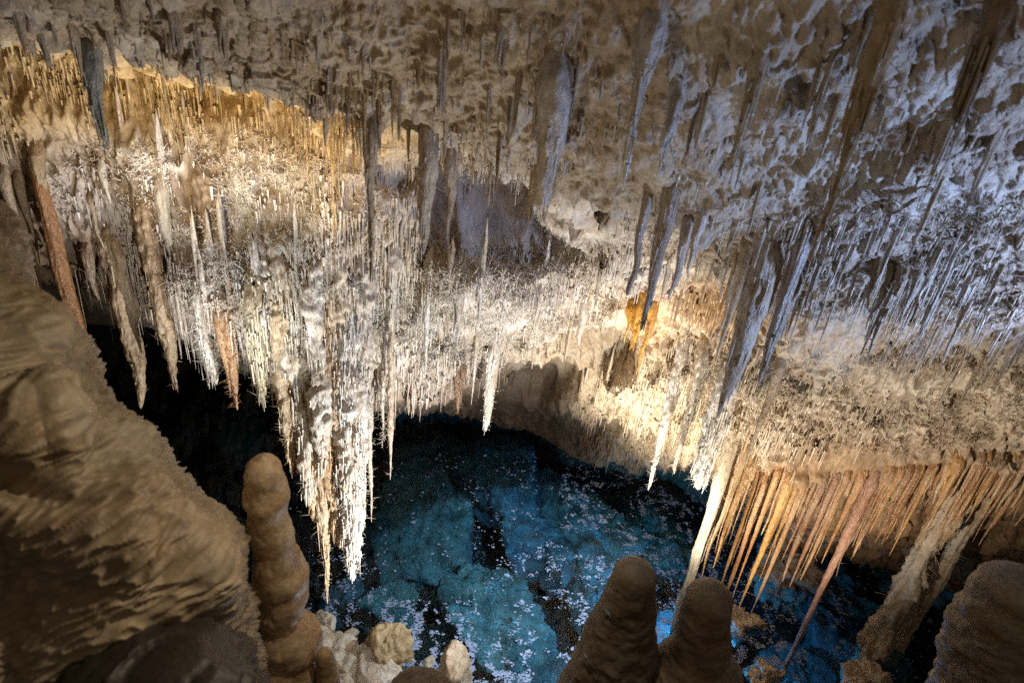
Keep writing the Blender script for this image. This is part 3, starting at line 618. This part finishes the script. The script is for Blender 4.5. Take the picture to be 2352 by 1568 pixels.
# ------------------------------------------------------------------ left flowstone wall
sv = [-200, 300, 420, 480, 540, 590, 650, 690, 740, 760, 820, 880, 925, 960, 1020, 1060, 1120, 1170, 1220, 1280, 1330, 1400, 1480, 1568, 1700, 2100]
su = [-420, -220, -50, 2, 40, 45, 60, 105, 150, 168, 205, 252, 300, 340, 385, 398, 440, 482, 525, 552, 556, 572, 590, 600, 620, 660]
sv = [a+(34 if a < 950 else 0) for a in sv]
vr = np.linspace(-200, 2050, 640)
US = np.interp(vr, sv, su); US = np.convolve(np.pad(US, 6, mode='edge'), np.ones(13)/13, 'valid')
YS = np.interp(vr, [-200, 480, 900, 1300, 1568, 2050], [1.9, 1.75, 1.6, 1.45, 1.35, 1.2])
ns = 400
sfront = np.linspace(0, 1, 340); sback = np.linspace(0, 1, 60)[1:]
PF = []
for s in sfront:
    u = -650+(US+650)*s
    PF.append(P(u, vr, YS-.62*np.sqrt(np.clip(1-s**2.2, 0, 1))-.04))
for s in sback:
    PF.append(P(US-170*s**1.2-6*s, vr, YS-.04+1.1*s))
W = np.stack(PF, 1)
uW, vW, _ = proj(W)
a = np.gradient(W, axis=0); b = np.gradient(W, axis=1); nW = np.cross(a, b); nW /= np.linalg.norm(nW, axis=2)[..., None]+1e-9
nW *= np.sign(np.sum(nW[:, :300]*(CAM-W[:, :300]), -1).mean())
nW = nW/np.linalg.norm(nW, axis=2)[..., None]
def bump_uv(u0, v0, ru, rv, rot=0.):
    c, s = math.cos(rot), math.sin(rot); x = (uW-u0)*c+(vW-v0)*s; y = -(uW-u0)*s+(vW-v0)*c
    return np.exp(-((x/ru)**2+(y/rv)**2))
D = .14*fbm(W*2.2+3, 2)
D = D+.10*bump_uv(90, 980, 130, 110, .6)+.10*bump_uv(250, 1210, 150, 110, .6)+.05*bump_uv(430, 1280, 50, 160, -.3)+.06*bump_uv(60, 800, 70, 60)-.09*bump_uv(170, 880, 120, 34, .7)-.08*bump_uv(240, 1060, 50, 80, .7)-.07*bump_uv(60, 1130, 160, 30, .3)
D = D*(1-.75*np.exp(-((uW-US[:, None])/60)**2))
D = D+.05*np.abs(noise(W*6*np.array([1, 1, .7])))
wp = W+.05*np.stack([noise(W*4), noise(W*4+7), noise(W*4+13)], -1)
band = wp[..., 2]*.85-wp[..., 0]*.45+wp[..., 1]*.1
rip = noise(np.stack([wp[..., 0]*15+wp[..., 2]*9, wp[..., 1]*15, band*50], -1))
edge = np.exp(-((uW-US[:, None])/110)**2)
D = D+.030*(.45-np.abs(rip)**.7)*(1+.6*noise(W*3+50))+edge*.014*(.4-np.abs(noise(wp*[16, 16, 20])))
D = D+.003*noise(W*34)
W2 = W+nW*D[..., None]
tW = np.array([.33, .265, .185])[None]*np.ones((W2.shape[0]*W2.shape[1], 1))
tW = tW*(1+.35*noise(W.reshape(-1, 3)*1.7)[:, None]*np.array([1, .9, .7])[None])
link("flowstone_wall", mesh("flowstone_wall", W2.reshape(-1, 3), grid_faces(*W2.shape[:2]), M_flow, tW), kind="structure")

# ------------------------------------------------------------------ foreground stalagmites
def mite(label, pts, Y, col, amp=.12, freq=9., ringy=.0, group=None, tipround=1., capcol=None):
    """pts: (u, v, halfwidth px) from the tip down"""
    pts = np.array(pts, float); C = P(pts[:, 0], pts[:, 1], np.full(len(pts), Y)+np.linspace(0, -.05, len(pts)))
    C[:, 1] = Y
    rg = (C-CAM)@fw; rad_ = pts[:, 2]/F_*rg
    tt = np.concatenate([[0], np.cumsum(np.linalg.norm(np.diff(C, axis=0), axis=1))]); tt /= tt[-1]
    def path(t): return np.stack([np.interp(t, tt, C[:, i]) for i in range(3)], -1)
    r1 = rad_[0]; Ltot = np.linalg.norm(C[-1]-C[0])
    def rad(t):
        base = np.interp(t, tt, rad_); s = np.clip(t*Ltot/(r1*tipround), 0, 1)
        return base*np.sqrt(np.clip(1-(1-s)**2, 0.0004, 1))
    n = 200; V, F = lump_tube(path, rad, n, 90, amp, freq, seed=rng.uniform(0, 50), zs=1.4)
    if ringy:
        k = np.arange(len(V)); z = V[:, 2]; c = path(np.clip(k//90/(n-1), 0, 1)); dv = V-c; ln = np.maximum(np.linalg.norm(dv, axis=1), 1e-5)
        V = V+dv/ln[:, None]*(ringy*np.sin(z*34+2.5*noise(V*5))*np.minimum(1, ln/.03))[:, None]
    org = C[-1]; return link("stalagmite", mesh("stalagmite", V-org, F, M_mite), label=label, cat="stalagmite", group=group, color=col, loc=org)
mite("tall wavy brown stalagmite of stacked bulges rising beside the flowstone wall",
     [(603, 1048, 40), (606, 1090, 44), (610, 1140, 46), (613, 1195, 45), (622, 1245, 43), (632, 1300, 52), (641, 1360, 56), (642, 1405, 50), (642, 1440, 46), (655, 1480, 66), (660, 1540, 72), (668, 1620, 76), (680, 1750, 82), (700, 1950, 100)], 1.55, (.50, .38, .25), amp=.13, freq=8, ringy=.005)
mite("dark cone-shaped stalagmite with a rounded head, left of the pair at the bottom",
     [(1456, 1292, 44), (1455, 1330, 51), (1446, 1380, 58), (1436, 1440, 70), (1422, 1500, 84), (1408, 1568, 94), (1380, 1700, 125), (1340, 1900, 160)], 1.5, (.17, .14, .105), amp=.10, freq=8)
mite("squat brown finger-shaped stalagmite on a wide base, right of the pair at the bottom",
     [(1632, 1343, 44), (1630, 1375, 51), (1622, 1430, 57), (1615, 1490, 60), (1612, 1515, 66), (1610, 1550, 92), (1600, 1600, 112), (1590, 1750, 135), (1570, 1900, 160)], 1.45, (.27, .215, .15), amp=.08, freq=8)
mite("big dim grey-brown stalagmite cut by the right edge at the bottom",
     [(2342, 1312, 55), (2340, 1345, 74), (2335, 1400, 92), (2330, 1460, 106), (2325, 1568, 122), (2320, 1700, 145), (2300, 1900, 165)], 1.3, (.28, .24, .18), amp=.10, freq=8)
mite("low dark rounded stalagmite top just showing at the bottom edge",
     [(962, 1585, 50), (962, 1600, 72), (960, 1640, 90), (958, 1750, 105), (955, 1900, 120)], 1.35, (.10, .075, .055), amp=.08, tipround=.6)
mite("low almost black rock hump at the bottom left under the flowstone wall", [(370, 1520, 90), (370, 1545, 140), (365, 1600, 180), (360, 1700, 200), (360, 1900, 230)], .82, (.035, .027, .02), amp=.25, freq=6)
mite("small golden-brown nub hugging the tall wavy stalagmite's foot",
     [(742, 1490, 14), (744, 1520, 20), (748, 1568, 26), (752, 1700, 34), (752, 1900, 40)], 1.5, (.44, .32, .19), amp=.08)

# ledge under them (out of the frame below)
gx, gy = np.meshgrid(np.linspace(-3.5, 3.5, 160), np.linspace(-2.5, 1.75, 110)); 
gz = 2.35+.12*fbm(np.stack([gx*1.3, gy*1.3, gx*0], -1), 3)-.9*sstep(1.2, 1.75, gy)
Vl = np.stack([gx, gy, gz], -1)
keep = Vl.reshape(-1, 3)
link("ledge", mesh("ledge", keep, grid_faces(*gx.shape), M_flow, np.tile([[.12, .09, .06]], (len(keep), 1))), kind="structure")

# ------------------------------------------------------------------ water, bed, boulders
def sheet(name, z, ext, n, mat, amp=0, fr=1., tint=None):
    gx, gy = np.meshgrid(np.linspace(ext[0], ext[1], n), np.linspace(ext[2], ext[3], n))
    gz = z+(amp*fbm(np.stack([gx*fr, gy*fr, gx*0], -1), 4) if amp else 0*gx)
    V = np.stack([gx, gy, gz], -1).reshape(-1, 3)
    return link(name, mesh(name, V, grid_faces(n, n), mat, tint), kind="structure")
sheet("pool_bed", -1.55, (-9, 9, 1.2, 14), 220, M_bed, .22, 1.2)
sheet("water", 0, (-12, 12, 1.2, 16), 2, M_water)

t_, h_ = np.meshgrid(np.linspace(-.35*math.pi, 1.35*math.pi, 220), np.linspace(-2, 8, 70))
bx = np.stack([13*np.cos(t_), 2+9*np.sin(t_), h_], -1)
bx = bx+(bx-np.array([0, 2, 3.]))*(.10*fbm(bx*.45, 4))[..., None]
link("cave_back_wall", mesh("cave_back_wall", bx.reshape(-1, 3), grid_faces(70, 220), M_flow, np.tile([[.16, .12, .08]], (bx.shape[0]*bx.shape[1], 1))), kind="structure")

def boulder(label, u, v, w, h, zc=-.6, rot=0., hh=.35, col=(.13, .17, .16), seed=0, name="sunken_boulder", cat="boulder", group=None, mat=None, cuts=9, amp=.07, lean=0.):
    g = np.random.default_rng(seed+100); c = PZ(float(u), float(v), zc+hh*.7); rgm = (c-CAM)@fw
    e = math.asin((5-c[2])/np.linalg.norm(c-CAM))
    a = w/2/F_*rgm; b_ = h/2/F_*rgm/max(math.sin(e), .3)
    n1, n2 = 56, 90
    th = np.linspace(.02, math.pi-.02, n1)[:, None]; ph = np.linspace(0, 2*math.pi, n2, endpoint=False)[None]
    Q = np.stack([np.sin(th)*np.cos(ph), np.sin(th)*np.sin(ph), np.cos(th)+0*ph], -1)
    rr = np.full(Q.shape[:2], 1.25)
    for k in range(cuts):
        nn = g.normal(size=3); nn[2] *= .6
        if k == 0: nn = np.array([.15*g.normal(), .15*g.normal(), 1.])
        nn /= np.linalg.norm(nn); dd = g.uniform(.62, .95); dot = Q@nn
        rr = np.where(dot > 1e-3, np.minimum(rr, dd/np.maximum(dot, 1e-3)), rr)
    Q = Q*rr[..., None]; Q = Q*np.array([a, b_, hh])
    Q[..., 2] += lean*Q[..., 0]
    cr, sr = math.cos(rot), math.sin(rot); Q = np.stack([Q[..., 0]*cr-Q[..., 1]*sr, Q[..., 0]*sr+Q[..., 1]*cr, Q[..., 2]], -1)
    nrm = Q/np.linalg.norm(Q, axis=2)[..., None]
    Q = Q+nrm*(amp*(fbm(Q*(5 if name[0] == 's' and name[1] == 'u' else 9)+seed, 5)-.5*np.abs(noise(Q*14+seed)))*min(a, b_)*2.2)[..., None]
    V = Q.reshape(-1, 3); org = np.array([c[0], c[1], zc])
    F = grid_faces(n1, n2, True); n0 = len(V); V = np.concatenate([V, Q[0].mean(0)[None], Q[-1].mean(0)[None]]); i = np.arange(n2)
    c0 = np.stack([np.full(n2, n0), (i+1) % n2, i], 1); c1 = np.stack([np.full(n2, n0+1), (n1-1)*n2+i, (n1-1)*n2+(i+1) % n2], 1)
    return link(name, mesh(name, V, [F, c0, c1], mat or M_bould), label=label, cat=cat, group=group, color=col, loc=org)
BL = [
 ("largest sunken boulder, a pale teal slab left of centre in the pool", 1000, 1165, 250, 300, -.85, .2, .5),
 ("sunken slab leaning behind the largest boulder, near the brown rock rim", 1160, 1060, 200, 170, -.8, -.4, .45),
 ("dim sunken boulder under the central white pendant's tip", 1030, 1030, 230, 130, -1., .1, .4),
 ("broad olive sunken boulder with bright flecks, centre bottom of the pool", 1135, 1365, 290, 240, -.7, .35, .5),
 ("bluish sunken slab with a straight pale ridge, right of the leaning slab", 1335, 1140, 170, 150, -.95, .7, .4),
 ("teal sunken boulder between the largest one and the straight-ridged slab", 1235, 1205, 150, 120, -1.0, -.2, .4),
 ("sunken boulder right of the straight-ridged slab, partly under the rafts", 1400, 1215, 150, 150, -1.0, .9, .4),
 ("green-tinged sunken boulder left of the olive one", 900, 1370, 160, 120, -.9, -.3, .4),
 ("small sunken stone wedged between the largest and the olive boulder", 1010, 1305, 110, 60, -1., 0, .3),
 ("sunken stone under the tip of the great hanging mass", 850, 1250, 150, 110, -1.1, .5, .35),
 ("sunken stone in front of the olive boulder's left foot", 1020, 1460, 150, 90, -.9, .3, .35),
 ("sunken boulder at the bottom edge left of the dark cone stalagmite", 1240, 1520, 240, 120, -.8, -.2, .4),
 ("blue-lit sunken boulder behind the dark cone stalagmite", 1385, 1330, 170, 170, -1.0, .2, .4),
 ("sunken stone between blue-lit boulder and straight-ridged slab", 1290, 1280, 100, 90, -1.1, .2, .35),
 ("sunken boulder beneath the rafts left of the pale pillar's foot", 1530, 1230, 190, 140, -1.2, .4, .4),
 ("bright blue sunken rock between the two bottom stalagmites", 1545, 1450, 160, 150, -1.0, .1, .4),
 ("faint sunken stone left of the great mass in almost black water", 560, 1000, 130, 90, -1.0, .3, .4),
 ("dark sunken boulder right of the rust-pink column's foot", 1960, 1450, 220, 170, -1.2, .5, .45),
 ("dark sunken boulder behind the rust-pink column", 1930, 1330, 200, 110, -1.2, -.5, .45),
 ("sunken stone at the bottom edge between rust-pink and tan columns", 1850, 1540, 180, 100, -1.1, .1, .4),
 ("sunken stone at the bottom edge beneath the low dark stalagmite top", 1090, 1560, 160, 90, -.95, .7, .35),
 ("sunken stone in front of the great mass's longest tip", 800, 1370, 130, 90, -1.1, .7, .35)]
for k, (lb, u, v, w_, h_, zc, ro, hh) in enumerate(BL):
    g = np.random.default_rng(k); col = np.array([(.36, .42, .38), (.28, .36, .38), (.38, .40, .28), (.25, .33, .34)][k % 4])*g.uniform(.8, 1.25)
    if "olive" in lb.split(",")[0]: col = np.array([.40, .44, .36])
    boulder(lb, u, v, w_, h_, zc, ro, hh, tuple(col), seed=k, lean=.15*g.normal())
# shore
SH = (.74, .69, .62)
boulder("pitted pale shore rock sloping into the pool behind the tall wavy stalagmite", 760, 1530, 230, 260, -.25, .5, .45, SH, 50, "shore_rock", "rock", mat=M_shore, amp=.07)
boulder("brown knobbly rock with a white cap standing in shallow water", 895, 1460, 88, 110, -.05, .2, .36, (.50, .38, .22), 51, "shore_rock", "rock", mat=M_shore, amp=.12)
boulder("smooth white folded shore rock between pitted slope and low dark stalagmite", 868, 1530, 90, 100, -.05, .9, .22, (.75, .70, .66), 52, "shore_rock", "rock", mat=M_shore, amp=.06)
boulder("tan pointed rock with a white spot, right of the low dark stalagmite top", 1048, 1535, 66, 110, .0, .2, .38, (.55, .44, .33), 53, "shore_rock", "rock", mat=M_shore, amp=.09, cuts=6)
boulder("small white stone at the pitted rock's upper corner", 742, 1425, 60, 50, -.02, .2, .14, (.72, .68, .62), 54, "shore_rock", "rock", mat=M_shore, amp=.08)
boulder("orange-tan knob at the foot of the long rust-pink column", 1765, 1535, 44, 40, -.02, 0, .12, (.62, .52, .42), 55, "shore_rock", "rock", mat=M_shore, amp=.15)
boulder("pale encrusted rock under the amber ribs behind the squat stalagmite", 1715, 1415, 90, 48, -.05, 0, .13, (.62, .54, .46), 56, "shore_rock", "rock", mat=M_shore, amp=.15)
boulder("white rock at the pale pillar's foot", 1585, 1390, 70, 50, -.02, 0, .12, (.70, .64, .56), 57, "shore_rock", "rock", mat=M_shore, amp=.12)
boulder("creamy ragged rock at the thick knobbly column's foot", 2000, 1548, 84, 50, -.03, 0, .14, (.66, .58, .48), 58, "shore_rock", "rock", mat=M_shore, amp=.15)
boulder("dim brown rock mound under the shelf behind the ribs", 1800, 1270, 130, 110, -.05, 0, .3, (.42, .33, .26), 59, "shore_rock", "rock", mat=M_shore, amp=.15)
boulder("brown rock at the waterline beneath the shelf's right half", 2160, 1290, 220, 70, -.05, 0, .3, (.40, .30, .2), 60, "shore_rock", "rock", mat=M_shore, amp=.15)

for k in range(16):
    u0, v0 = [(735, 1470), (700, 1440), (815, 1500), (930, 1500), (985, 1520), (1010, 1545), (850, 1470), (790, 1455), (1735, 1425), (1700, 1440), (1690, 1400), (1790, 1545), (1745, 1550), (1960, 1555), (2040, 1560), (1600, 1400)][k]
    boulder("small crusty rock fragment lying along the near shore of the pool", u0, v0, rng.uniform(22, 50), rng.uniform(20, 44), -.02, rng.uniform(0, 3), rng.uniform(.04, .12), tuple(np.array([.62, .54, .45])*rng.uniform(.7, 1.15)), 70+k, "shore_rock", "rock", group="small rock fragments on the near shore", mat=M_shore, amp=.2)
# floating calcite rafts: thin flakes on the surface
N0 = 260000
pu = rng.uniform(640, 2300, N0); pv = rng.uniform(1040, 1600, N0)
p = PZ(pu, pv, np.full(N0, .003))
dens = .05+0*pu
for (a, b, ru, rv, k) in [(1480, 1200, 260, 150, 1.5), (1500, 1110, 200, 50, 1.6), (1420, 1450, 220, 150, .9), (1640, 1430, 160, 150, .9), (860, 1420, 150, 70, 1.3), (760, 1330, 90, 160, .7), (1010, 1490, 170, 80, 1.1),
                          (1180, 1545, 240, 60, 1.2), (1800, 1480, 160, 110, 1.2), (1760, 1350, 150, 60, .8), (1050, 1080, 240, 120, .12), (2000, 1350, 200, 120, .35), (1120, 1330, 160, 120, .05), (1590, 1170, 120, 60, 1.2)]:
    dens = dens+(.8 if a > 1350 or b > 1400 else .45)*k*np.exp(-(((pu-a)/ru)**2+((pv-b)/rv)**2))
nz = fbm(p*np.array([2.2, 2.2, 0])+4, 2); nz2 = noise(p*np.array([9, 9, 0])+8)
pr = np.clip(dens, 0, 1.6)*.55*sstep(-.35, .35, nz)*sstep(-.15, .3, nz2)
# area correction so that nearer patches keep the same density in the picture
ok = rng.uniform(size=N0) < pr
p = p[ok]; n = len(p)
k = 7; ang = np.arange(k)*2*math.pi/k
rad = rng.gamma(2.6, .0020, n)[:, None]*rng.uniform(.45, 1.4, (n, k)); th = rng.uniform(0, 6.28, n)[:, None]
V = np.stack([p[:, 0:1]+rad*np.cos(ang+th)*1.3, p[:, 1:2]+rad*np.sin(ang+th), np.full((n, k), .003)+rng.uniform(0, .002, (n, 1))], -1)
Vb = V.copy(); Vb[..., 2] -= .0018
VV = np.concatenate([V, Vb], 1).reshape(-1, 3)
base = (np.arange(n)*2*k)[:, None]; top = np.arange(k)[None]+base; bot = (np.arange(k)[::-1]+k)[None]+base
i = np.arange(k); side = np.stack([i, i+k, (i+1) % k+k, (i+1) % k], 1)[None]+base[:, None]
M_raft = rock("calcite_raft", src=(.27, .36, .60), bump=.1, nscale=14, var=.4, rough=.7)
link("calcite_rafts", mesh("calcite_rafts", VV, [top, bot, side.reshape(-1, 4)], M_raft, smooth=False), label="thin lilac-grey calcite flakes drifting on the pool", cat="calcite rafts", kind="stuff")

# ------------------------------------------------------------------ light
w = bpy.data.worlds.new("World"); SC.world = w; w.use_nodes = True
bg = w.node_tree.nodes["Background"]; bg.inputs[0].default_value = (.80, .60, .40, 1); bg.inputs[1].default_value = .06
def lamp(name, loc, energy, color, size=.05, spot=None, target=None, blend=.5):
    ld = bpy.data.lights.new(name, 'SPOT' if spot else 'POINT'); ld.energy = energy; ld.color = color; ld.shadow_soft_size = size
    o = bpy.data.objects.new(name, ld); COL.objects.link(o); o.location = loc
    if spot:
        ld.spot_size = math.radians(spot); ld.spot_blend = blend
        d = Vector(target)-Vector(loc); o.rotation_euler = d.to_track_quat('-Z', 'Y').to_euler()
    return o
WC = (1, .93, .82)
lamp("cave_or_fill_lamp", (.55, 2.2, .6), 600, (.98, .98, .97), .02, 112, (-.7, 4.0, 2.5), .8)
lamp("cave_or_fill_lamp", (.9, 4.0, .6), 340, (1, .93, .80), .02, 104, (1.8, 5.2, 2.3), .6)
lamp("cave_or_fill_lamp", (-1.55, 2.4, 2.7), 62, (.94, .97, 1), .03, 92, (-1.9, 3.4, 4.1), .8)  # added fill, no visible source: brightens the frosted left roof
lamp("cave_or_fill_lamp", (-1.8, 2.55, 3.95), 28, (1, .82, .52), .05, 120, (-2.1, 3.5, 4.9), .9)
lamp("cave_or_fill_lamp", (-1.05, 2.6, 4.0), 26, (1, .84, .56), .06, 100, (-1.35, 3.5, 4.9), .9)
lamp("cave_or_fill_lamp", (3.1, 1.2, 3.7), 320, (.42, .58, 1), .16, 84, (1.3, 2.8, 4.6), .9)
lamp("cave_or_fill_lamp", (-.3, 2.2, .9), 9, (1, .97, .93), .04)  # small added fill for the pale shore rocks
lamp("cave_or_fill_lamp", (1.9, 2.4, 1.5), 180, (1, .92, .80), .04, 124, (2.2, 3.9, 2.3), .6)
lamp("cave_or_fill_lamp", (.1, 1.35, 4.75), 34, (1, .86, .64), .04, 118, (-.75, 1.1, 3.2), .7)  # unseen fill hung in mid-air, raking the flowstone and stalagmites
lamp("cave_or_fill_lamp", (-.2, 1.5, 4.1), 9, (1, .84, .60), .05, 130, (.1, 2.6, 5.6), .8)  # added upward light, only to bring out relief on the near roof
lamp("cave_or_fill_lamp", (1.1, -.2, 5.3), 10, (1, .84, .62), .3)  # soft frontal fill beside the camera, not a cave fitting
pl = PZ(1545., 1450., -.3)
lamp("pool_lamp", tuple(pl), 42, (.10, .50, 1), .06)
lamp("cave_or_fill_lamp", (.95, 4.0, 1.9), 190, (.78, .92, 1), .05, 104, (-.1, 4.6, -1), .8)  # added light over the pool to show the sunken boulders

# ------------------------------------------------------------------ output
SC.view_settings.view_transform = 'Standard'; SC.view_settings.look = 'None'; SC.view_settings.exposure = .18; SC.view_settings.gamma = 1
cy = SC.cycles; cy.max_bounces = 5; cy.diffuse_bounces = 3; cy.glossy_bounces = 2; cy.transparent_max_bounces = 8; cy.use_denoising = False; cy.sample_clamp_indirect = 1.5; cy.sample_clamp_direct = 6.0; cy.use_adaptive_sampling = False; cy.use_light_tree = True
